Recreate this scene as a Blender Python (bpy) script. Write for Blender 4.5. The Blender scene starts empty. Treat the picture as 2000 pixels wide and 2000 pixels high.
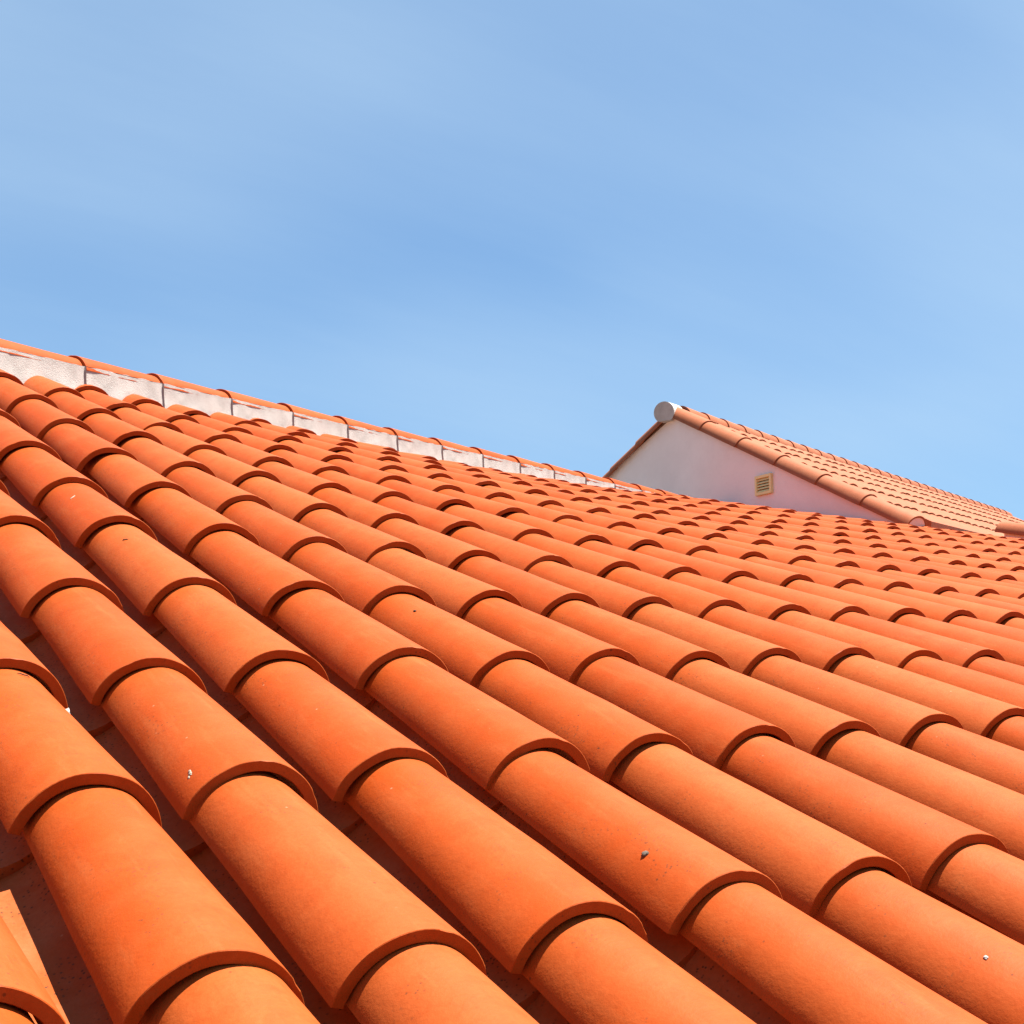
import bpy, bmesh, math, random
from mathutils import Vector, Matrix, noise
S = bpy.context.scene
COL = S.collection
R_ = random.Random(7)

# ------------------------------------------------------------------ units
# Roof coordinates: u = tile columns along the eave, v = distance downslope, n = height above the
# tile crowns; all in column spacings of 0.22 m. The reference slope is 20 degrees.
A = 0.22
TH = math.radians(20.0)
CT, ST = math.cos(TH), math.sin(TH)
ZOFF = 6.0
def W(u, v, n):
    """column number, downslope, height above crowns -> world metres"""
    return Vector((A*(u-6), -A*(v*CT+n*ST), A*(n*CT-v*ST)+ZOFF))
def WD(u, v, n):
    return Vector((u, -(v*CT+n*ST), n*CT-v*ST))

# ------------------------------------------------------------------ camera
CAM_AXES = [[0.84437, 0.50222, -0.18655], [0.09376, 0.20431, 0.97441], [0.52748, -0.84026, 0.12542]]
CAM_POS = [-7.4563, 13.6107, -2.5017]
FOCAL = 2997.9
cam = bpy.data.cameras.new('camera')
co = bpy.data.objects.new('camera', cam)
COL.objects.link(co)
right = WD(CAM_AXES[0][0], CAM_AXES[0][1], -CAM_AXES[0][2]).normalized()
down = WD(CAM_AXES[1][0], CAM_AXES[1][1], -CAM_AXES[1][2]).normalized()
fwd = WD(CAM_AXES[2][0], CAM_AXES[2][1], -CAM_AXES[2][2]).normalized()
m = Matrix((right, -down, -fwd)).transposed().to_4x4()
m.translation = W(CAM_POS[0]+6, CAM_POS[1], -CAM_POS[2])
co.matrix_world = m
CAM_LOC = m.translation.copy()
cam.sensor_width = 36
cam.lens = FOCAL/2000*36
cam.clip_start = 0.02
cam.clip_end = 6000
S.camera = co

# ------------------------------------------------------------------ sun, sky, exposure
SUN = WD(0.28, -0.21, 0.935).normalized()
sl = bpy.data.lights.new('sun', 'SUN')
sl.energy = 5.0
sl.angle = math.radians(0.53)
sl.color = (1.0, 0.93, 0.84)
so = bpy.data.objects.new('sun', sl)
so.rotation_euler = SUN.to_track_quat('Z', 'Y').to_euler()
so.location = (0, 0, 30)
COL.objects.link(so)
world = bpy.data.worlds.new('World')
S.world = world
world.use_nodes = True
nt = world.node_tree
N = nt.nodes; L = nt.links
bg = N['Background']
sky = N.new('ShaderNodeTexSky')
sky.sky_type = 'NISHITA'
sky.sun_disc = False
sky.sun_elevation = math.asin(SUN.z)
sky.sun_rotation = math.atan2(SUN.x, SUN.y)
sky.altitude = 50
sky.air_density = 1.0
sky.dust_density = 0.7
sky.ozone_density = 3.0
# thin cirrus: long soft streaks, laid on a plane high above
tc = N.new('ShaderNodeTexCoord')
sep = N.new('ShaderNodeSeparateXYZ'); L.new(tc.outputs['Generated'], sep.inputs[0])
mx = N.new('ShaderNodeMath'); mx.operation = 'ADD'; L.new(sep.outputs['Z'], mx.inputs[0]); mx.inputs[1].default_value = 0.22
dx = N.new('ShaderNodeMath'); dx.operation = 'DIVIDE'; L.new(sep.outputs['X'], dx.inputs[0]); L.new(mx.outputs[0], dx.inputs[1])
dy = N.new('ShaderNodeMath'); dy.operation = 'DIVIDE'; L.new(sep.outputs['Y'], dy.inputs[0]); L.new(mx.outputs[0], dy.inputs[1])
cmb = N.new('ShaderNodeCombineXYZ'); L.new(dx.outputs[0], cmb.inputs[0]); L.new(dy.outputs[0], cmb.inputs[1])
def sky_noise(scale, detail, rough, rot, stretch, shift):
    mp = N.new('ShaderNodeMapping'); mp.inputs['Rotation'].default_value = (0, 0, math.radians(rot)); mp.inputs['Scale'].default_value = stretch
    mp.inputs['Location'].default_value = shift
    L.new(cmb.outputs[0], mp.inputs[0])
    nz = N.new('ShaderNodeTexNoise'); nz.inputs['Scale'].default_value = scale; nz.inputs['Detail'].default_value = detail; nz.inputs['Roughness'].default_value = rough
    L.new(mp.outputs[0], nz.inputs['Vector'])
    return nz.outputs['Fac']
def sky_range(v, a, b, c, d):
    r = N.new('ShaderNodeMapRange'); L.new(v, r.inputs[0])
    for k, x in zip((1, 2, 3, 4), (a, b, c, d)): r.inputs[k].default_value = x
    return r.outputs[0]
VEIL_AT = (-3.69, 8.14, -4.49)
veil = sky_range(sky_noise(0.9, 2.0, 0.45, 20, (1, 1, 1), VEIL_AT), 0.34, 0.66, 0.19, 0.57)
fib = sky_range(sky_noise(2.4, 9.0, 0.62, 38, (0.35, 1.5, 1), (0.7, 2.3, 0)), 0.40, 0.75, 0.0, 0.10)
vs = N.new('ShaderNodeMath'); vs.operation = 'ADD'; vs.use_clamp = True
L.new(veil, vs.inputs[0]); L.new(fib, vs.inputs[1])
tint = N.new('ShaderNodeMix'); tint.data_type = 'RGBA'; tint.blend_type = 'MULTIPLY'; tint.inputs['Factor'].default_value = 1
L.new(sky.outputs[0], tint.inputs[6]); tint.inputs[7].default_value = (0.425, 0.67, 0.825, 1)
mix = N.new('ShaderNodeMix'); mix.data_type = 'RGBA'
L.new(vs.outputs[0], mix.inputs['Factor'])
L.new(tint.outputs[2], mix.inputs[6])
mix.inputs[7].default_value = (2.9, 4.0, 5.1, 1)
L.new(mix.outputs[2], bg.inputs['Color'])
bg.inputs['Strength'].default_value = 0.05
S.view_settings.view_transform = 'Standard'
S.view_settings.look = 'None'
S.view_settings.exposure = 1.95
S.view_settings.gamma = 1.0
S.render.engine = 'CYCLES'

# ------------------------------------------------------------------ helpers
def tag(o, label=None, cat=None, group=None, kind=None):
    if label: o['label'] = label
    if cat: o['category'] = cat
    if group: o['group'] = group
    if kind: o['kind'] = kind
    return o
def empty(name, loc):
    o = bpy.data.objects.new(name, None)
    o.location = loc
    o.empty_display_size = 0.2
    COL.objects.link(o)
    return o
def put(name, mesh, parent=None, mw=None):
    """link one object; mw is its world matrix"""
    o = bpy.data.objects.new(name, mesh)
    COL.objects.link(o)
    if mw is None: mw = Matrix.Identity(4)
    if parent is not None:
        o.parent = parent
        o.matrix_parent_inverse = PW[parent.name].inverted()
        o.matrix_basis = mw
    else:
        o.matrix_basis = mw
    PW[o.name] = mw.copy()
    return o
PW = {}
def root(name, loc):
    o = empty(name, loc)
    PW[o.name] = Matrix.Translation(loc)
    return o
def mesh(name, verts, faces, mat, smooth=False, sharp=None):
    me = bpy.data.meshes.new(name)
    me.from_pydata([tuple(v) for v in verts], [], faces)
    me.update()
    if mat: me.materials.append(mat)
    if smooth:
        me.polygons.foreach_set('use_smooth', [True]*len(me.polygons))
        if sharp:
            me.set_sharp_from_angle(angle=math.radians(sharp))
    return me
def basis(origin, xd, yd):
    """right handed frame: y exact, x as close as possible"""
    y = yd.normalized(); z = xd.cross(y).normalized(); x = y.cross(z)
    M = Matrix((x, y, z)).transposed().to_4x4(); M.translation = origin
    return M

# ------------------------------------------------------------------ materials
def nodes(name):
    mt = bpy.data.materials.new(name); mt.use_nodes = True
    t = mt.node_tree
    return mt, t, t.nodes['Principled BSDF']
def mixrgb(t, fac, a, b, blend='MIX'):
    x = t.nodes.new('ShaderNodeMix'); x.data_type = 'RGBA'; x.blend_type = blend
    for k, s in ((0, fac), (6, a), (7, b)):
        if hasattr(s, 'links'): t.links.new(s, x.inputs[k])
        elif isinstance(s, (int, float)): x.inputs[k].default_value = s
        else: x.inputs[k].default_value = (*s, 1)
    return x.outputs[2]
def rng(t, val, a, b, c=0.0, d=1.0):
    x = t.nodes.new('ShaderNodeMapRange')
    t.links.new(val, x.inputs[0])
    for k, v in zip((1, 2, 3, 4), (a, b, c, d)): x.inputs[k].default_value = v
    return x.outputs[0]
def tex(t, vec, scale, detail=4, rough=0.6, kind='ShaderNodeTexNoise'):
    x = t.nodes.new(kind); x.inputs['Scale'].default_value = scale
    if kind == 'ShaderNodeTexNoise':
        x.inputs['Detail'].default_value = detail; x.inputs['Roughness'].default_value = rough
    t.links.new(vec, x.inputs['Vector'])
    return x
def clay(name, base, alt, pale, dusty=0.35, bump=0.25, soot=0.65):
    mt, t, b = nodes(name)
    geo = t.nodes.new('ShaderNodeNewGeometry')
    oi = t.nodes.new('ShaderNodeObjectInfo')
    tc = t.nodes.new('ShaderNodeTexCoord')
    add = t.nodes.new('ShaderNodeMath'); add.operation = 'ADD'
    t.links.new(geo.outputs['Random Per Island'], add.inputs[0]); t.links.new(oi.outputs['Random'], add.inputs[1])
    fr = t.nodes.new('ShaderNodeMath'); fr.operation = 'FRACT'; t.links.new(add.outputs[0], fr.inputs[0])
    rnd = fr.outputs[0]
    off = t.nodes.new('ShaderNodeVectorMath'); off.operation = 'MULTIPLY_ADD'
    t.links.new(rnd, off.inputs[0]); off.inputs[1].default_value = (37.0, 91.0, 53.0); t.links.new(tc.outputs['Object'], off.inputs[2])
    v = off.outputs[0]
    big = tex(t, v, 9, 5, 0.6)
    c = mixrgb(t, rng(t, rnd, 0, 1, 0.0, 1.0), base, alt)
    r2 = t.nodes.new('ShaderNodeMath'); r2.operation = 'MULTIPLY'; t.links.new(rnd, r2.inputs[0]); r2.inputs[1].default_value = 7.31
    r3 = t.nodes.new('ShaderNodeMath'); r3.operation = 'FRACT'; t.links.new(r2.outputs[0], r3.inputs[0])
    c = mixrgb(t, rng(t, r3.outputs[0], 0.45, 1, 0.0, 0.40), c, pale)
    c = mixrgb(t, rng(t, big.outputs['Fac'], 0.42, 0.68, 0, dusty), c, pale)
    mid = tex(t, v, 34, 5, 0.62)
    c = mixrgb(t, rng(t, mid.outputs['Fac'], 0.50, 0.74, 0, 0.45), c, tuple(x*y for x, y in zip(base, (0.80, 0.72, 0.72))))
    run = t.nodes.new('ShaderNodeMapping'); t.links.new(v, run.inputs[0]); run.inputs['Scale'].default_value = (1.0, 0.14, 1.0)
    runs = tex(t, run.outputs[0], 46, 4, 0.6)
    c = mixrgb(t, rng(t, runs.outputs['Fac'], 0.56, 0.74, 0, 0.38), c, pale)
    fine = tex(t, v, 160, 3, 0.7)
    c = mixrgb(t, rng(t, fine.outputs['Fac'], 0.35, 0.65, 0.0, 0.22), c, tuple(x*0.62 for x in base))
    # drag marks from the mould along the tile
    st = t.nodes.new('ShaderNodeMapping'); t.links.new(v, st.inputs[0]); st.inputs['Scale'].default_value = (1.0, 0.06, 1.0)
    drag = tex(t, st.outputs[0], 130, 3, 0.6)
    c = mixrgb(t, rng(t, drag.outputs['Fac'], 0.60, 0.72, 0, 0.13), c, tuple(x*0.55 for x in base))
    # soot specks and lime flecks
    patch = tex(t, v, 14, 3, 0.5)
    vo = t.nodes.new('ShaderNodeTexVoronoi'); vo.inputs['Scale'].default_value = 150; t.links.new(v, vo.inputs['Vector'])
    sp = t.nodes.new('ShaderNodeMath'); sp.operation = 'MULTIPLY'
    t.links.new(rng(t, vo.outputs['Distance'], 0.30, 0.12), sp.inputs[0]); t.links.new(rng(t, patch.outputs['Fac'], 0.53-(soot-0.65)*0.4, 0.66-(soot-0.65)*0.3, 0, soot), sp.inputs[1])
    c = mixrgb(t, sp.outputs[0], c, (0.065, 0.026, 0.0114))
    vo2 = t.nodes.new('ShaderNodeTexVoronoi'); vo2.inputs['Scale'].default_value = 62; t.links.new(v, vo2.inputs['Vector'])
    hs = t.nodes.new('ShaderNodeSeparateColor'); t.links.new(vo2.outputs['Color'], hs.inputs[0])
    s2 = t.nodes.new('ShaderNodeMath'); s2.operation = 'MULTIPLY'
    t.links.new(rng(t, vo2.outputs['Distance'], 0.13, 0.05), s2.inputs[0]); t.links.new(rng(t, hs.outputs[0], 0.975, 0.985, 0, 0.6), s2.inputs[1])
    c = mixrgb(t, s2.outputs[0], c, (0.319, 0.182, 0.1064))
    s3 = t.nodes.new('ShaderNodeMath'); s3.operation = 'MULTIPLY'
    t.links.new(rng(t, vo2.outputs['Distance'], 0.14, 0.06), s3.inputs[0]); t.links.new(rng(t, hs.outputs[1], 0.94, 0.955, 0, 0.75), s3.inputs[1])
    c = mixrgb(t, s3.outputs[0], c, (0.057, 0.020, 0.0076))
    t.links.new(c, b.inputs['Base Color'])
    b.inputs['Roughness'].default_value = 0.6
    b.inputs['Specular IOR Level'].default_value = 0.10
    bp = t.nodes.new('ShaderNodeBump'); bp.inputs['Strength'].default_value = bump; bp.inputs['Distance'].default_value = 0.002
    h = t.nodes.new('ShaderNodeMath'); h.operation = 'MULTIPLY_ADD'
    t.links.new(big.outputs['Fac'], h.inputs[0]); h.inputs[1].default_value = 2.5
    t.links.new(fine.outputs['Fac'], h.inputs[2])
    t.links.new(h.outputs[0], bp.inputs['Height']); t.links.new(bp.outputs[0], b.inputs['Normal'])
    return mt
def stucco(name, col, dark, scale=18, bump=0.5, var=0.5):
    mt, t, b = nodes(name)
    tc = t.nodes.new('ShaderNodeTexCoord'); v = tc.outputs['Object']
    a = tex(t, v, scale*0.3, 6, 0.65); f = tex(t, v, scale*6, 4, 0.7)
    c = mixrgb(t, rng(t, a.outputs['Fac'], 0.4, 0.7, 0, var), col, dark)
    c = mixrgb(t, rng(t, f.outputs['Fac'], 0.55, 0.75, 0, var*0.6), c, dark)
    t.links.new(c, b.inputs['Base Color']); b.inputs['Roughness'].default_value = 0.9
    b.inputs['Specular IOR Level'].default_value = 0.2
    bp = t.nodes.new('ShaderNodeBump'); bp.inputs['Strength'].default_value = bump; bp.inputs['Distance'].default_value = 0.004
    t.links.new(f.outputs['Fac'], bp.inputs['Height']); t.links.new(bp.outputs[0], b.inputs['Normal'])
    return mt
M_CLAY = clay('terracotta', (0.300, 0.0475, 0.0044), (0.278, 0.040, 0.0036), (0.312, 0.082, 0.0210))
M_PAN = clay('terracotta_dusty', (0.274, 0.057, 0.0091), (0.251, 0.047, 0.0076), (0.289, 0.103, 0.0418), 0.7, soot=1.0)
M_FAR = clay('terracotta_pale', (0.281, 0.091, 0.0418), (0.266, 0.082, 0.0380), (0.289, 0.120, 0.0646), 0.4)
M_MORTAR = stucco('lime_mortar', (0.415, 0.398, 0.372), (0.265, 0.25, 0.23), 40, 0.6, 0.7)
M_WALL = stucco('white_render', (0.74, 0.655, 0.63), (0.64, 0.55, 0.53), 6, 0.3, 0.7)
M_DECK = stucco('roof_mortar_bed', (0.274, 0.167, 0.1140), (0.167, 0.099, 0.0684), 20, 0.6, 0.6)
M_VENT = stucco('cream_vent_paint', (0.70, 0.60, 0.30), (0.62, 0.53, 0.26), 30, 0.1, 0.4)
M_DARK = stucco('vent_hollow', (0.58, 0.49, 0.25), (0.50, 0.42, 0.21), 30, 0.1, 0.4)
M_GROUND = stucco('dry_ground', (0.099, 0.080, 0.0532), (0.053, 0.061, 0.0304), 0.6, 0.3, 0.8)
M_WHITE = stucco('bird_lime', (0.319, 0.289, 0.2280), (0.182, 0.144, 0.0988), 300, 0.4, 0.5)
M_GREY = stucco('grey_grit', (0.152, 0.125, 0.0988), (0.061, 0.046, 0.0380), 400, 0.6, 0.7)
M_TWIG = stucco('dead_stalk', (0.053, 0.034, 0.0228), (0.030, 0.023, 0.0152), 300, 0.2, 0.5)

# ------------------------------------------------------------------ the columns of the near roof, as surveyed
COL_A=[-0.045, 0.005, 0.0031, 0.007, 0.0168, 0.0073, -0.0021, -0.0058, -0.007, -0.0013, 0.0017, 0.0009, -0.0004, 0.0002, 0.0021, 0.0023, -0.0003, -0.0007, -0.0002, 0.0005, 0.0003, -0.0003, -0.0002, 0.0004, 0.001]
COL_C=[0.0874, 0.0493, 0.0175, -0.017, -0.0495, -0.011, 0.0, 0.0119, 0.0154, 0.0046, 0.0141, 0.0092, -0.0019, -0.0091, -0.0269, -0.024, -0.0305, -0.0448, -0.0559, -0.0693, -0.071, -0.0719, -0.0595, -0.0223, 0.0271]
COL_G=[0.0106, 0.0062, -0.0, -0.0043, -0.0032, -0.0022, -0.0, 0.0005, 0.0023, 0.0029, 0.0019, 0.0015, 0.0018, 0.0014, 0.0002, -0.0009, -0.0011, -0.0017, -0.0025, -0.0033, -0.0038, -0.004, -0.0045, -0.005, -0.0052]
COL_K=[0.025, 0.026, 0.0276, 0.0264, 0.0201, 0.0132, 0.0023, -0.0042, -0.0123, -0.0185, -0.0251, -0.0316, -0.0382, -0.045, -0.0507, -0.0573, -0.0616, -0.0642, -0.0671, -0.0691, -0.0712, -0.0708, -0.0688, -0.066, -0.0606]
ROW_V=[-15.75, -13.827, -11.925, -10.013, -8.057, -6.103, -4.132, -2.163, -0.217, 1.743, 3.69, 5.644, 7.652]
ROW_SKEW=-0.0951
TILE_SHIFT={(1,-2):0.051, (2,-4):-0.053, (2,-2):0.068, (2,-1):-0.023, (2,0):0.015, (3,-6):0.120, (3,-5):0.058, (3,-4):-0.184, (3,-3):-0.017, (3,-2):-0.019, (3,0):0.014, (4,-9):-0.060, (4,-8):0.047, (4,-7):0.017, (4,-6):0.019, (4,-5):-0.036, (4,-4):-0.045, (4,-3):0.102, (4,-2):0.024, (4,-1):0.024, (5,-10):-0.013, (5,-8):0.029, (5,-5):0.045, (5,-4):0.088, (5,-3):0.014, (5,-2):0.034, (5,0):0.029, (6,-10):-0.025, (6,-8):-0.067, (6,-7):-0.061, (6,-6):-0.056, (6,-5):-0.066, (6,-4):-0.013, (6,-3):0.014, (6,-2):-0.014, (6,-1):-0.021, (6,0):-0.017, (7,-10):0.053, (7,-9):-0.016, (7,-5):-0.013, (7,-4):0.016, (7,-1):-0.025, (8,-11):0.047, (8,-10):-0.036, (8,-8):-0.022, (8,-7):-0.062, (8,-6):-0.017, (8,-5):0.023, (8,-2):-0.055, (8,-1):-0.053, (9,-11):-0.029, (9,-10):-0.033, (9,-9):-0.073, (9,-8):0.013, (9,-7):0.069, (9,-6):0.044, (9,-5):0.051, (9,-4):0.065, (9,-2):-0.033, (9,-1):-0.061, (10,-8):0.067, (10,-6):0.024, (10,-5):0.041, (10,-4):0.021, (10,-2):-0.018, (11,-11):0.025, (11,-10):0.064, (11,-9):-0.025, (11,-8):-0.043, (11,-7):-0.014, (11,-6):-0.019, (11,-5):-0.020, (12,-12):-0.014, (12,-11):0.029, (12,-9):-0.053, (12,-8):-0.038, (12,-4):0.023, (12,-3):-0.023, (13,-12):-0.015, (13,-10):-0.029, (13,-9):0.017, (13,-8):0.014, (13,-7):0.029, (13,-6):0.012, (13,-3):-0.022, (14,-9):-0.042, (14,-8):0.037, (14,-7):0.015, (14,-6):-0.037, (14,-5):0.016, (14,-4):0.018, (15,-9):0.034, (15,-8):0.053, (15,-7):0.027, (15,-6):0.014, (15,-5):0.016, (16,-8):-0.040, (16,-7):-0.031, (16,-5):-0.017, (16,-4):-0.017, (17,-8):0.022, (17,-7):0.022, (17,-6):-0.037, (17,-5):-0.029, (18,-8):0.014, (19,-7):-0.012, (20,-8):0.027, (21,-6):-0.039, (22,-7):-0.022, (22,-6):-0.035, (23,-9):0.025, (24,-9):0.026, (25,-9):0.022, (26,-9):0.023}
UW = 32.5                      # plane of the taller house's gable wall
U_END = 37                     # last column of the near roof
RIDGE0 = Vector((5.72, -12.61, 0.43)); RDIR = Vector((0.872, -0.480, -0.096)).normalized()
RSTEP = 1.94
def v_ridge(u): return -12.61-0.5505*(u-5.72)
def n_ridge(u): return 0.43-0.1101*(u-5.72)
def lin(tab, c):
    if c <= 0: return tab[0]
    if c >= 24: return tab[24]
    i = int(c); f = c-i
    return tab[i]*(1-f)+tab[min(i+1, 24)]*f
V_LIM = -13.0
def crown(c, v):
    """(u, v, n) of the crown line of column c (c may be fractional)"""
    cc = c
    u = c + lin(COL_A, cc) + lin(COL_G, cc)*v
    if c <= 24: n = -(lin(COL_C, cc)+lin(COL_K, cc)*v)
    else:
        f = min(1.0, (c-24)/4); k = -0.0606*(1-f)-0.062*f; n = -(0.757+k*(v+12))
    if c > 13 and v < V_LIM:
        vr = v_ridge(c)
        n0 = -(lin(COL_C, c)+lin(COL_K, c)*vr) if c <= 24 else -(0.757-0.062*(vr+12))
        q = max(0.0, (n0-(n_ridge(c)-0.42))/(vr-V_LIM)**2)
        n -= q*(v-V_LIM)**2
    return u, v, n
def row_v(r):
    i = r+12
    if i < 0: return ROW_V[0]+1.94*i
    if i > 12: return ROW_V[12]+1.96*(i-12)
    return ROW_V[i]
def tile_v(c, r):
    return row_v(r)+ROW_SKEW*(c-6)+TILE_SHIFT.get((c, r), None) if (c, r) in TILE_SHIFT else row_v(r)+ROW_SKEW*(c-6)+random.Random(c*131+r*17+5).gauss(0, 0.028)
def top_v(c):
    if c < UW: return v_ridge(c)-0.25
    return -18.6-0.55*(c-UW)-0.6      # under the eave of the taller roof
def tile_frame(c, v, j=None):
    p = W(*crown(c, v)); q = W(*crown(c, v-1.95))
    u1 = W(*crown(c+0.5, v)); u0 = W(*crown(c-0.5, v))
    xd = u1-u0; xd.z *= 0.6
    M = basis(p, xd, q-p)
    return M

# ------------------------------------------------------------------ tile meshes (metres; y runs upslope, crown of the wide end at the origin)
R0, T = 0.418*A, 0.066*A
TLEN, EXPO = 2.36*A, 1.95*A
def barrel(name, mat, seed, segs=20, rows=5, half=78, r0=R0, t=T, drop=0.076*A, length=TLEN, expo=EXPO, chips=True):
    """a half-round cover tile, wide end at y=0, tapered towards y=length"""
    rr = random.Random(seed)
    ys = [0.0, 0.0012, 0.012] + [0.012+(length-0.012)*(k+1)/rows for k in range(rows)]
    ys = ys if chips else [0.0]+[length*(k+1)/rows for k in range(rows)]
    V = []; F = []
    nA = segs+1
    off = Vector((rr.uniform(0, 50), rr.uniform(0, 50), rr.uniform(0, 50)))
    chip = [0.0]*nA
    if chips:
        for _ in range(rr.choice((1, 2, 2, 3))):
            chip[rr.randrange(nA)] = rr.uniform(0.0008, 0.0022)
    for side in (0, 1):
        for iy, y in enumerate(ys):
            R = r0-drop*(y/expo)
            for a in range(nA):
                an = math.radians(-half+2*half*a/segs)
                w = noise.noise(Vector((an*1.6, y*7, 0))+off)*0.0016
                rad = R+w-(t if side else 0)
                yy = y
                if chips and iy == 0:
                    rad -= (0.0009+chip[a]*0.5) if not side else -0.0009
                    yy = abs(noise.noise(Vector((an*2.5, 3, 5))+off))*0.0016
                if chips and iy == 1 and not side:
                    rad -= chip[a]*0.5; yy += chip[a]
                V.append((rad*math.sin(an), yy, rad*math.cos(an)-r0))
    ny = len(ys)
    def ix(s, y, a): return s*ny*nA+y*nA+a
    for y in range(ny-1):
        for a in range(segs):
            F.append((ix(0, y, a), ix(0, y, a+1), ix(0, y+1, a+1), ix(0, y+1, a)))
            F.append((ix(1, y, a), ix(1, y+1, a), ix(1, y+1, a+1), ix(1, y, a+1)))
    for a in range(segs):
        F.append((ix(0, 0, a), ix(1, 0, a), ix(1, 0, a+1), ix(0, 0, a+1)))
        F.append((ix(0, ny-1, a), ix(0, ny-1, a+1), ix(1, ny-1, a+1), ix(1, ny-1, a)))
    for y in range(ny-1):
        F.append((ix(0, y, 0), ix(0, y+1, 0), ix(1, y+1, 0), ix(1, y, 0)))
        F.append((ix(0, y, segs), ix(1, y, segs), ix(1, y+1, segs), ix(0, y+1, segs)))
    return mesh(name, V, F, mat, True, 24)
def trough(name, mat, seed, segs=12, rows=4, half=66, r=0.37*A, t=T, rise=0.055*A, length=TLEN):
    """a channel tile: lower end at y=0; origin at the lowest point of its lower end"""
    rr = random.Random(seed); off = Vector((rr.uniform(0, 50),)*3)
    ys = [length*k/rows for k in range(rows+1)]
    V = []; F = []; nA = segs+1
    for side in (0, 1):
        for y in ys:
            d = -rise*(y/EXPO)
            for a in range(nA):
                an = math.radians(-half+2*half*a/segs)
                rad = r+noise.noise(Vector((an*2, y*7, 0))+off)*0.0015+(t if side else 0)
                V.append((rad*math.sin(an), y, r-rad*math.cos(an)+d))
    ny = len(ys)
    def ix(s, y, a): return s*ny*nA+y*nA+a
    for y in range(ny-1):
        for a in range(segs):
            F.append((ix(0, y, a), ix(0, y, a+1), ix(0, y+1, a+1), ix(0, y+1, a)))
            F.append((ix(1, y, a), ix(1, y+1, a), ix(1, y+1, a+1), ix(1, y, a+1)))
    for a in range(segs):
        F.append((ix(0, 0, a), ix(1, 0, a), ix(1, 0, a+1), ix(0, 0, a+1)))
        F.append((ix(0, ny-1, a), ix(0, ny-1, a+1), ix(1, ny-1, a+1), ix(1, ny-1, a)))
    for y in range(ny-1):
        F.append((ix(0, y, 0), ix(0, y+1, 0), ix(1, y+1, 0), ix(1, y, 0)))
        F.append((ix(0, y, segs), ix(1, y, segs), ix(1, y+1, segs), ix(0, y+1, segs)))
    return mesh(name, V, F, mat, True, 38)
def lump(name, mat, seed, sx, sy, sz, sub=2, rough=0.35):
    bm = bmesh.new(); bmesh.ops.create_icosphere(bm, subdivisions=sub, radius=1)
    off = Vector((seed*3.7, seed*1.3, seed*2.1))
    for v in bm.verts:
        k = 1+rough*noise.noise(v.co*1.7+off)+0.5*rough*noise.noise(v.co*4+off)
        v.co = Vector((v.co.x*sx*k, v.co.y*sy*k, v.co.z*sz*k))
    me = bpy.data.meshes.new(name); bm.to_mesh(me); bm.free(); me.materials.append(mat)
    me.polygons.foreach_set('use_smooth', [True]*len(me.polygons))
    return me
def joined(name, items, mat, smooth=True):
    """many (mesh, matrix) pairs as one mesh"""
    V = []; F = []
    for me, M in items:
        o = len(V)
        V += [M @ v.co for v in me.vertices]
        F += [tuple(o+i for i in p.vertices) for p in me.polygons]
    return mesh(name, V, F, mat, smooth, 38)

NEAR = [barrel('cover_tile', M_CLAY, s, 28, 6) for s in range(7)]
MID = [barrel('cover_tile', M_CLAY, 40+s, 16, 3, chips=True) for s in range(5)]
LOW = [barrel('cover_tile', M_CLAY, 80+s, 10, 1, chips=False) for s in range(3)]
PAN = [trough('pan_tile', M_PAN, s) for s in range(5)]
PAN_LOW = trough('pan_tile', M_PAN, 9, 6, 1)
DAB = [lump('mortar_dab', M_MORTAR, s+1, 0.013, 0.008, 0.009, 2, 0.5) for s in range(4)]

# ------------------------------------------------------------------ ground
g = 1500
gm = mesh('ground', [(-g, -g, 0), (g, -g, 0), (g, g, 0), (-g, g, 0)], [(0, 1, 2, 3)], M_GROUND)
tag(put('ground', gm), 'dry earth ground far below the roofs', kind='structure')

# ------------------------------------------------------------------ near house
U0 = -5
near = root('tiled_house', W(14, 12, -1) * 1.0)
near.location.z = 0; PW[near.name] = Matrix.Translation(near.location)
tag(near, 'long low house whose orange barrel tiled roof fills the foreground', 'house', 'adjoining tiled houses')
EAVE_V = 14.5
# roof bed: a sheet under the tiles, with thickness
us = [U0-0.6+k*0.5 for k in range(int((U_END-U0+0.6)/0.5)+1)]
us = [u for u in us if u <= U_END-0.5]
NV = 26
V = []; F = []
for lay in (0, 1):
    for u in us:
        vt = top_v(u)-0.2
        for k in range(NV+1):
            v = vt+(EAVE_V-vt)*k/NV
            cu, cv, cn = crown(u, v)
            V.append(W(cu, cv, cn-0.90-0.5*lay))
nu = len(us); nvv = NV+1
def ii(l, a, b): return l*nu*nvv+a*nvv+b
for a in range(nu-1):
    for b in range(NV):
        F.append((ii(0, a, b), ii(0, a, b+1), ii(0, a+1, b+1), ii(0, a+1, b)))
        F.append((ii(1, a, b), ii(1, a+1, b), ii(1, a+1, b+1), ii(1, a, b+1)))
    for b in (0, NV):
        F.append((ii(0, a, b), ii(0, a+1, b), ii(1, a+1, b), ii(1, a, b)))
for a in (0, nu-1):
    for b in range(NV):
        F.append((ii(0, a, b), ii(1, a, b), ii(1, a, b+1), ii(0, a, b+1)))
roof = put('roof', mesh('roof', V, F, M_DECK, True), near)
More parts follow.
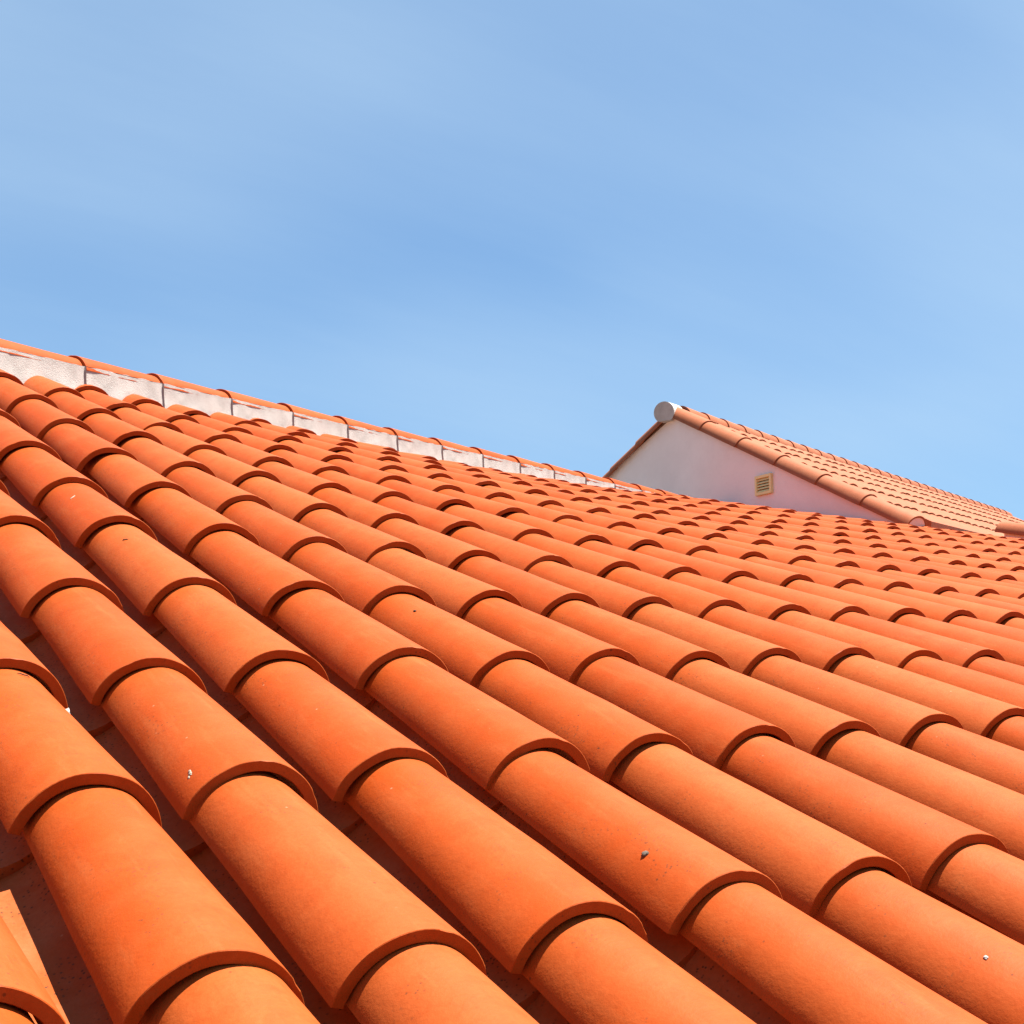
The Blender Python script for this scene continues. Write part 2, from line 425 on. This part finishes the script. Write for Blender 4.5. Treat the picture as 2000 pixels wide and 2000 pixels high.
# back slope behind the ridge (plain bed, hidden from the front)
V = []; F = []
back = Vector((-RDIR.y, RDIR.x, 0))
for s in (0, 1):
    for lay in (0, 1):
        for k in (-6, 14.5):
            p = RIDGE0+RDIR*(k*RSTEP)
            w = W(p.x, p.y, p.z-0.75-0.4*lay)
            if s:
                d = WD(-0.49, -0.87, 0); d.z = 0; d.normalize()
                w = w+d*3.2; w.z -= 1.15
            V.append(w)
F = [(0, 4, 5, 1), (2, 3, 7, 6), (4, 6, 7, 5), (0, 1, 3, 2), (0, 2, 6, 4), (1, 5, 7, 3)]
put('back_slope', mesh('back_slope', V, F, M_DECK), near)
# walls below the eaves
e0, e1 = W(*crown(U0, EAVE_V-1.2)), W(*crown(U_END-1.5, EAVE_V-1.2))
r0p = W(RIDGE0.x-9, RIDGE0.y+5, RIDGE0.z); r1p = W(UW-0.3, v_ridge(UW), n_ridge(UW))
bd = WD(-0.49, -0.87, 0); bd.z = 0; bd.normalize()
b0, b1 = r0p+bd*3.0, r1p+bd*3.0
top = [e0.z-0.36, e1.z-0.36]
pl = [(e0.x, e0.y, e0.z-0.36), (e1.x, e1.y, e1.z-0.36), (b1.x, b1.y, b1.z-1.6), (b0.x, b0.y, b0.z-1.6)]
V = [(x, y, z-0.0) for x, y, z in pl]+[(x, y, -0.3) for x, y, z in pl]
F = [(0, 4, 5, 1), (1, 5, 6, 2), (2, 6, 7, 3), (3, 7, 4, 0), (0, 1, 2, 3), (4, 7, 6, 5)]
put('wall', mesh('wall', V, F, M_WALL), near)

# ---- cover tiles
def project(p):
    d = p-CAM_LOC; z = d.dot(fwd)
    if z < 0.05: return None
    return 1000+FOCAL*d.dot(right)/z, 1000+FOCAL*d.dot(down)/z, z
tiles = []
for c in range(U0, U_END):
    r = 3
    while True:
        v = tile_v(c, r)
        if v < top_v(c): break
        tiles.append((c, r, v)); r -= 1
cand = []
for c, r, v in tiles:
    pts = [project(W(*crown(c+dc, v+dv))) for dc in (-0.4, 0, 0.4) for dv in (0, -0.6, -1.2, -1.9)]
    pts = [p for p in pts if p]
    inside = sum(1 for p in pts if -20 < p[0] < 2020 and 0 < p[1] < 2020)
    size = 0
    if pts:
        z = min(p[2] for p in pts)
        size = inside/12/(z*z)
    hidden = c < UW and v < -15.9-0.35*max(0, c-14)   # sunk behind the swell of the roof
    if c >= UW: hidden = False
    cand.append((0 if hidden else size, c, r, v))
cand.sort(reverse=True)
single = cand[:300]; rest = cand[300:]
def jitter(c, r, k=1.0):
    q = random.Random(c*977+r*131)
    return (Matrix.Translation((q.gauss(0, 0.0018)*k, 0, q.gauss(0, 0.0008)*k)) @ Matrix.Rotation(math.radians(q.gauss(0, 0.6)*k), 4, 'Z')
            @ Matrix.Rotation(math.radians(q.gauss(0, 0.9)*k), 4, 'Y'))
for sz, c, r, v in single:
    M = tile_frame(c, v) @ jitter(c, r)
    z = project(M.translation)
    me = NEAR[(c*5+r*3) % len(NEAR)] if z and z[2] < 22*A else MID[(c*3+r*7) % len(MID)]
    put('cover_tile', me, roof, M)
o = put('cover_tile_field', joined('cover_tile_field', [(LOW[(c+r) % 3], tile_frame(c, v) @ jitter(c, r)) for s, c, r, v in rest], M_CLAY), roof)
tag(o, kind='stuff')
# ---- channel tiles between the columns
def pan_frame(c, v):
    a = crown(c+0.5, v); b = crown(c+0.5, v-1.95)
    p = W(a[0], a[1], a[2]-0.53); q = W(b[0], b[1], b[2]-0.53)
    xd = W(*crown(c+1, v))-W(*crown(c, v)); xd.z *= 0.6
    return basis(p, xd, q-p)
pc = []
for c, r, v in tiles:
    if c+1 >= U_END: continue
    vv = 0.5*(tile_v(c, r)+tile_v(c+1, r))-0.05
    p = project(W(*crown(c+0.5, vv-0.8)))
    vis = p and -120 < p[0] < 2060 and p[1] < 2250 and p[2]/A < 19 and c <= 9
    pc.append((vis, c, r, vv))
for vis, c, r, vv in pc:
    if vis: put('pan_tile', PAN[(c*3+r) % 5], roof, pan_frame(c, vv))
o = put('pan_tile_field', joined('pan_tile_field', [(PAN_LOW, pan_frame(c, vv)) for vis, c, r, vv in pc if not vis], M_PAN), roof)
tag(o, kind='stuff')
for vis, c, r, vv in pc:
    if vis and c < 4 and r > -6:
        q = random.Random(c*7+r)
        F0 = pan_frame(c, vv)
        for k in range(2):
            put('mortar_dab', DAB[q.randrange(4)], roof, F0 @ Matrix.Translation((A*q.uniform(-0.15, -0.05), q.uniform(-0.004, 0.006), A*q.uniform(0.03, 0.15))) @ Matrix.Rotation(q.uniform(0, 3), 4, 'Z'))

# ---- ridge
RIDGE_TILE = [barrel('ridge_tile', M_CLAY, 120+s, 20, 3, 80, 0.365*A, 0.058*A, 0.05*A, 2.1*A, 1.94*A) for s in range(5)]
def ridge_frame(k):
    p = RIDGE0+RDIR*(k*RSTEP); q = RIDGE0+RDIR*((k+1)*RSTEP)
    p, q = W(*p), W(*q)
    y = (q-p).normalized(); x = y.cross(Vector((0, 0, 1)))
    return basis(p, x, y)
def mortar(seed, w0, w1, top, bottom, length):
    """haunching under one ridge tile: a tapered block with trowelled, uneven faces"""
    off = Vector((seed*4.1, seed*2.3, seed*7.7)); nx, ny, nz = 2, 22, 9
    V = []; F = []
    def add(grid_a, grid_b, fn, flip):
        o = len(V)
        for a in range(grid_a+1):
            for b in range(grid_b+1):
                p = Vector(fn(a/grid_a, b/grid_b))
                V.append(p)
        for a in range(grid_a):
            for b in range(grid_b):
                i = o+a*(grid_b+1)+b
                f = (i, i+grid_b+1, i+grid_b+2, i+1)
                F.append(f[::-1] if flip else f)
    def side(s):
        def fn(a, b):
            w = w0+(w1-w0)*a
            p = Vector((s*w, a*length, bottom+(top-bottom)*b))
            d = (noise.noise(p*18+off)*0.005+noise.noise(p*60+off)*0.0025)*(1-0.7*b)
            flare = 0.018*(1-b)**2
            rag = noise.noise(Vector((a*9, s, 2))+off)*0.005 if b > 0.9 else 0
            return (p.x+s*(d+flare), p.y, p.z+rag)
        return fn
    add(ny, nz, side(1), False); add(ny, nz, side(-1), True)
    for yy, w, fl in ((0, w0, False), (1, w1, True)):
        add(4, nz, lambda a, b, w=w, yy=yy: (-(w+0.018*(1-b)**2)+2*(w+0.018*(1-b)**2)*a, yy*length, bottom+(top-bottom)*b), fl)
    add(4, 4, lambda a, b: (-(w0+(w1-w0)*b)*(1-2*a), b*length, top), True)
    return mesh('mortar_block', V, F, M_MORTAR, True, 40)
MORTAR = [mortar(s, 0.350*A, 0.318*A, -0.235*A, -1.15*A, 1.99*A) for s in range(4)]
for k in range(-5, 17):
    M = ridge_frame(k)
    put('ridge_tile', RIDGE_TILE[k % 5], roof, M)
    put('mortar_block', MORTAR[k % 4], roof, M)

# ------------------------------------------------------------------ taller house with the gable wall
GD = Vector((0.877, -0.473, -0.083)).normalized()       # its ridge, in (u, v, n)
APEX = Vector((UW, -31.2, 0.40))
EAVE = Vector((UW, -18.52, -1.06))
LEFT = Vector((UW, -35.05, -3.3))
LEN = 60.0
gable = root('tiled_house', W(UW, -24, 0)); gable.location.z = 0; PW[gable.name] = Matrix.Translation(gable.location)
tag(gable, 'taller house with white gable wall and tiled roof rising behind the foreground roof', 'house', 'adjoining tiled houses')
def vert(p, z): q = W(*p); return Vector((q.x, q.y, z))
prof = [W(APEX.x, APEX.y+0.2, APEX.z-0.45), W(EAVE.x, EAVE.y-0.2, EAVE.z-0.36), vert((UW, -18.75, 0), 0), vert((UW, -35.5, 0), 0), W(LEFT.x, LEFT.y-0.3, LEFT.z-0.42)]
gv = WD(*GD)*(LEN*A)
gx = Vector((0.012, 0, 0))
V = [p+gx for p in prof]+[p+gv for p in prof]
F = [(0, 4, 3, 2, 1), (5, 6, 7, 8, 9)]+[(i, (i+1) % 5, 5+(i+1) % 5, 5+i) for i in range(5)]
put('wall', mesh('wall', V, F, M_WALL), gable)
# roof bed of both slopes
def slab(pts, th):
    up = Vector((0, 0, th)); n = len(pts)
    V = list(pts)+[p-up for p in pts]
    F = [tuple(range(n)), tuple(range(2*n-1, n-1, -1))]+[(i, n+i, n+(i+1) % n, (i+1) % n) for i in range(n)]
    return V, F
a0 = W(APEX.x+0.1, APEX.y, APEX.z-0.40); e0 = W(EAVE.x+0.1, EAVE.y-0.1, EAVE.z-0.32); l0 = W(LEFT.x+0.1, LEFT.y, LEFT.z-0.36)
V1, F1 = slab([a0, e0, e0+gv, a0+gv], 0.03)
V2, F2 = slab([a0, a0+gv, l0+gv, l0], 0.03)
o = len(V1)
groof = put('roof', mesh('roof', V1+V2, F1+[tuple(o+i for i in f) for f in F2], M_DECK), gable)
edir = (EAVE-APEX)
ELEN = edir.length; edir = edir.normalized()
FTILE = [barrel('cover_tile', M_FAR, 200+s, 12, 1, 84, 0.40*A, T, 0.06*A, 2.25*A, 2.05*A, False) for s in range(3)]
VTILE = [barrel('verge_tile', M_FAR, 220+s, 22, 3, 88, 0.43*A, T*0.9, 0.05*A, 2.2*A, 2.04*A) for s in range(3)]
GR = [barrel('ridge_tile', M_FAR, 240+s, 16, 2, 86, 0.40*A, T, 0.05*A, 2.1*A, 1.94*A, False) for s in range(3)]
NROW = 6; STEP = ELEN/NROW
ed_w = WD(*edir).normalized()
gx_w = WD(*GD).normalized()
cnt = []
ncol = int(LEN/1.14)
for cidx in range(ncol):
    base = APEX+GD*(0.55+1.14*cidx)
    for rr in range(NROW):
        p = base+edir*(STEP*(rr+1)+random.Random(cidx*31+rr).gauss(0, 0.05)-0.12)
        p = p+Vector((0, 0, -0.07))
        M = basis(W(*p), Vector((1, 0, 0)), -ed_w)
        if cidx == 0:
            if rr < NROW:
                M = basis(W(UW+0.28, (APEX+edir*(STEP*(rr+1))).y, (APEX+edir*(STEP*(rr+1))).z), Vector((1, 0, 0)), -ed_w)
                put('verge_tile', VTILE[rr % 3], groof, M)
        else: cnt.append((cidx, rr, M))
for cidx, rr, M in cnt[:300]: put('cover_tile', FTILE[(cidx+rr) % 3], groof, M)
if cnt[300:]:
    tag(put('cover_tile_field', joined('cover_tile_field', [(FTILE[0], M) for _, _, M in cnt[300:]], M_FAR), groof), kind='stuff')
# left verge, seen edge on against the sky
ld = LEFT-APEX; ll = ld.length; ld = ld.normalized(); ldw = WD(*ld).normalized()
for k in range(3):
    p = APEX+ld*(0.45+ll*(k+1)/3)
    M = basis(W(UW+0.22, p.y, p.z-0.02), Vector((-1, 0, 0)), -ldw)
    put('verge_tile', VTILE[k % 3], groof, M)
# ridge tiles
gy = gx_w; gxx = gy.cross(Vector((0, 0, 1)))
for k in range(30):
    p = APEX+GD*(0.9+RSTEP*k)
    put('ridge_tile', GR[k % 3], groof, basis(W(*p)+Vector((0, 0, 0.012)), gxx, gy))
# mortar plugs closing the ridge end and the foot of the verge
def plug(name, r, half, th, mat):
    n = 24; V = []; F = []
    for y in (0, th):
        for k in range(n+1):
            an = math.radians(-half+2*half*k/n); V.append((r*math.sin(an), y, r*math.cos(an)-r))
    n1 = n+1
    F = [tuple(range(n, -1, -1)), tuple(range(n1, 2*n1))]+[(k, k+1, n1+k+1, n1+k) for k in range(n)]+[(n, 0, n1, 2*n1-1)]
    return mesh(name, V, F, mat)
p = W(APEX.x-0.34, APEX.y, APEX.z)+Vector((0, 0, 0.012))
put('end_cap', plug('end_cap', 0.40*A, 140, 0.95*A, M_MORTAR), groof, basis(p, gxx, gy))
p = EAVE-edir*0.03+Vector((0, 0, -0.045))
put('end_cap', plug('end_cap', 0.385*A, 100, 0.06*A, M_WALL), groof, basis(W(UW+0.26, p.y, p.z-0.0)+Vector((0, 0, 0.0)), Vector((1, 0, 0)), -ed_w))
# mortar closing the open tile ends along the eave
f0 = W(EAVE.x+0.9, EAVE.y-0.1, EAVE.z-0.13); f1 = W(EAVE.x+0.9, EAVE.y-0.06, EAVE.z-0.42)
fo = ed_w*(-0.5*A)
V = [f0, f0+gv, f1+gv, f1, f0+fo, f0+gv+fo, f1+gv+fo, f1+fo]
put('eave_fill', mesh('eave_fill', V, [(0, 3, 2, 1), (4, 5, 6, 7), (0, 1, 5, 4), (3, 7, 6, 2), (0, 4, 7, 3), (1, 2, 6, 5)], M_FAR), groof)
# vent
vc = [Vector((UW, -25.84, -1.275)), Vector((UW, -25.05, -1.015)), Vector((UW, -24.77, -1.65)), Vector((UW, -25.57, -1.90))]
c0 = sum(vc, Vector())/4; wc = W(*c0)
vw, vh = 0.80*A, 0.66*A
def boxes(lst):
    V = []; F = []
    for (x0, x1, y0, y1, z0, z1) in lst:
        o = len(V)
        V += [(x0, y0, z0), (x1, y0, z0), (x1, y1, z0), (x0, y1, z0), (x0, y0, z1), (x1, y0, z1), (x1, y1, z1), (x0, y1, z1)]
        F += [tuple(o+i for i in f) for f in ((0, 3, 2, 1), (4, 5, 6, 7), (0, 1, 5, 4), (1, 2, 6, 5), (2, 3, 7, 6), (3, 0, 4, 7))]
    return V, F
fw = 0.09*A; x0, x1 = -0.024, 0.006
V, F = boxes([(x0, x1, -vw/2, -vw/2+fw, -vh/2, vh/2), (x0, x1, vw/2-fw, vw/2, -vh/2, vh/2), (x0, x1, -vw/2+fw, vw/2-fw, vh/2-fw, vh/2), (x0, x1, -vw/2+fw, vw/2-fw, -vh/2, -vh/2+fw)])
MV = Matrix.Translation((W(UW, 0, 0).x+0.012, wc.y, wc.z))
vent = put('vent', mesh('vent', V, F, M_VENT), gable, MV)
V, F = boxes([(0.0, 0.004, -vw/2+fw, vw/2-fw, -vh/2+fw, vh/2-fw)])
put('vent_back', mesh('vent_back', V, F, M_DARK), vent, MV)
ns = 5; ih = vh-2*fw
slat = mesh('slat', *boxes([(-0.011, 0.011, -vw/2+fw, vw/2-fw, -0.0022, 0.0022)]), M_VENT)
for k in range(ns):
    put('slat', slat, vent, MV @ Matrix.Translation((-0.010, 0, -ih/2+ih*(k+0.5)/ns)) @ Matrix.Rotation(math.radians(-48), 4, 'Y'))

# ------------------------------------------------------------------ third house, its verge just showing at the right
third = root('tiled_house', W(U_END, -14, 0)); third.location.z = 0; PW[third.name] = Matrix.Translation(third.location)
tag(third, 'third house at the far right, only a verge tile row and strip of wall showing', 'house', 'adjoining tiled houses')
U3 = U_END-0.4
def c3(v, d): return W(U3, v, crown(U_END-1, v)[2]+d)
V = []; F = []
vs = [-18.6+k*1.0 for k in range(33)]
for du in (0, 24):
    for v in vs:
        q = c3(v, 0.12); q.x += du*A; V.append(q)
        V.append(Vector((q.x, q.y, 0)))
n = len(vs)
for k in range(n-1):
    F.append((2*k, 2*k+1, 2*k+3, 2*k+2)); F.append((2*n+2*k, 2*n+2*k+2, 2*n+2*k+3, 2*n+2*k+1)); F.append((2*k, 2*k+2, 2*n+2*k+2, 2*n+2*k))
F.append((0, 2*n, 2*n+1, 1)); F.append((2*n-2, 2*n-1, 4*n-1, 4*n-2))
put('wall', mesh('wall', V, F, M_WALL), third)
V = []; F = []
for lay in (0, 1):
    for du in (0.05, 24):
        for v in vs:
            q = c3(v, 0.18-0.06*lay); q.x += du*A; V.append(q)
for k in range(n-1):
    F.append((k, k+1, n+k+1, n+k)); F.append((2*n+k, 3*n+k, 3*n+k+1, 2*n+k+1))
troof = put('roof', mesh('roof', V, F, M_DECK), third)
for k in range(15):
    v = -18.6+1.9*(k+1)
    a, b = c3(v, 0.50), c3(v-1.9, 0.50)
    put('verge_tile', VTILE[k % 3], troof, basis(a+Vector((0.05, 0, 0)), Vector((1, 0, 0)), b-a))
    for cidx in range(1, 7):
        put('cover_tile', FTILE[(k+cidx) % 3], troof, basis(a+Vector((0.05+cidx*A, 0, -0.012)), Vector((1, 0, 0)), b-a))

# ------------------------------------------------------------------ small litter lying on the tiles
def on_tile(c, r, dy, phi, rz, lift=0.0):
    """frame on the outer face of cover tile (c, r): z is the face normal, y upslope"""
    M = tile_frame(c, tile_v(c, r)) @ jitter(c, r)
    rad = R0-0.076*A*(dy/EXPO)+lift
    an = math.radians(phi)
    return (M @ Matrix.Translation((rad*math.sin(an), dy, rad*math.cos(an)-R0)) @ Matrix.Rotation(an, 4, 'Y')
            @ Matrix.Rotation(math.radians(rz), 4, 'Z'))
def blobs(name, mat, lst, rough=0.4):
    V = []; F = []
    for k, (x, y, z, sx, sy, sz, a) in enumerate(lst):
        me = lump(name, mat, k+3, sx, sy, sz, 2, rough)
        M = Matrix.Translation((x, y, z)) @ Matrix.Rotation(math.radians(a), 4, 'Z')
        o = len(V); V += [M @ v.co for v in me.vertices]; F += [tuple(o+i for i in p.vertices) for p in me.polygons]
        bpy.data.meshes.remove(me)
    return mesh(name, V, F, mat, True)
def stalk(name, mat, pts, r):
    V = []; F = []; n = 6
    for k, p in enumerate(pts):
        for a in range(n):
            an = 2*math.pi*a/n; rr = r*(0.5 if k in (0, len(pts)-1) else 1)
            V.append((p[0], p[1]+rr*math.cos(an), p[2]+rr*math.sin(an)))
    for k in range(len(pts)-1):
        for a in range(n):
            F.append((k*n+a, k*n+(a+1) % n, (k+1)*n+(a+1) % n, (k+1)*n+a))
    F += [tuple(range(n-1, -1, -1)), tuple(range((len(pts)-1)*n, len(pts)*n))]
    return mesh(name, V, F, mat, True)
def litter(name, me, where, label, cat):
    return tag(put(name, me, None, on_tile(*where)), label, cat)
litter('bird_dropping', blobs('bird_dropping', M_WHITE, [(0, 0.006, 0.0004, 0.0022, 0.0034, 0.0011, 20), (0.0012, 0.0015, 0.0004, 0.0028, 0.0026, 0.0012, -30), (-0.0006, -0.0042, 0.0003, 0.0018, 0.0036, 0.0009, 15), (0.0022, -0.0012, 0.0003, 0.0012, 0.0022, 0.0008, 60)]),
       (2, -1, 0.0464, -51, -28), 'pale crusty bird dropping low on a tile in the third column from the left', 'bird dropping')
litter('bird_dropping', blobs('bird_dropping', M_WHITE, [(0, 0, 0.0004, 0.0024, 0.0075, 0.0009, 0), (0.0004, 0.006, 0.0004, 0.0016, 0.0032, 0.0008, 12)]),
       (3, -4, 0.2376, -31, -55), 'thin cream sliver of bird dropping high on an upper left tile', 'bird dropping')
litter('pebble', blobs('pebble', M_GREY, [(0, 0, 0.0012, 0.0034, 0.0042, 0.0024, 30), (0.0022, 0.002, 0.0008, 0.002, 0.0024, 0.0014, 0)], 0.55),
       (4, 0, 0.1065, -40, 40), 'small grey pebble stuck in the middle of a lower tile', 'pebble')
litter('dry_stalk', stalk('dry_stalk', M_TWIG, [(-0.0085, 0.0012, 0.001), (-0.004, -0.0004, 0.0022), (0.001, 0.0008, 0.0016), (0.005, -0.0014, 0.0024), (0.0085, -0.0034, 0.0008)], 0.0009),
       (1, -1, 0.3965, 12, -8), 'short dark dry stalk lying at the top of a left edge tile', 'stalk')
litter('mortar_crumb', blobs('mortar_crumb', M_MORTAR, [(0, 0, 0.0007, 0.0021, 0.0025, 0.0012, 0), (-0.0017, -0.0015, 0.0004, 0.0011, 0.0014, 0.0008, 0)], 0.6),
       (5, 1, 0.1934, -28, 10), 'whitish mortar crumb near the lower right corner', 'crumb')
litter('dirt_crumb', blobs('dirt_crumb', M_TWIG, [(0, 0, 0.0009, 0.0022, 0.0028, 0.0015, 0), (0.002, -0.0018, 0.0005, 0.0012, 0.0016, 0.0009, 0)], 0.6),
       (5, -2, 0.3151, -27, 0), 'dark dirt crumb near the upper end of a middle tile', 'crumb')
litter('dead_leaf', stalk('dead_leaf', M_TWIG, [(-0.0055, 0.003, 0.0008), (-0.004, -0.0005, 0.002), (-0.0005, -0.0025, 0.0024), (0.003, -0.0018, 0.0016), (0.006, -0.0028, 0.0008)], 0.0011),
       (3, -3, 0.3396, -23.5, -20), 'tiny curled dark dead leaf near the top of an upper left tile', 'leaf')
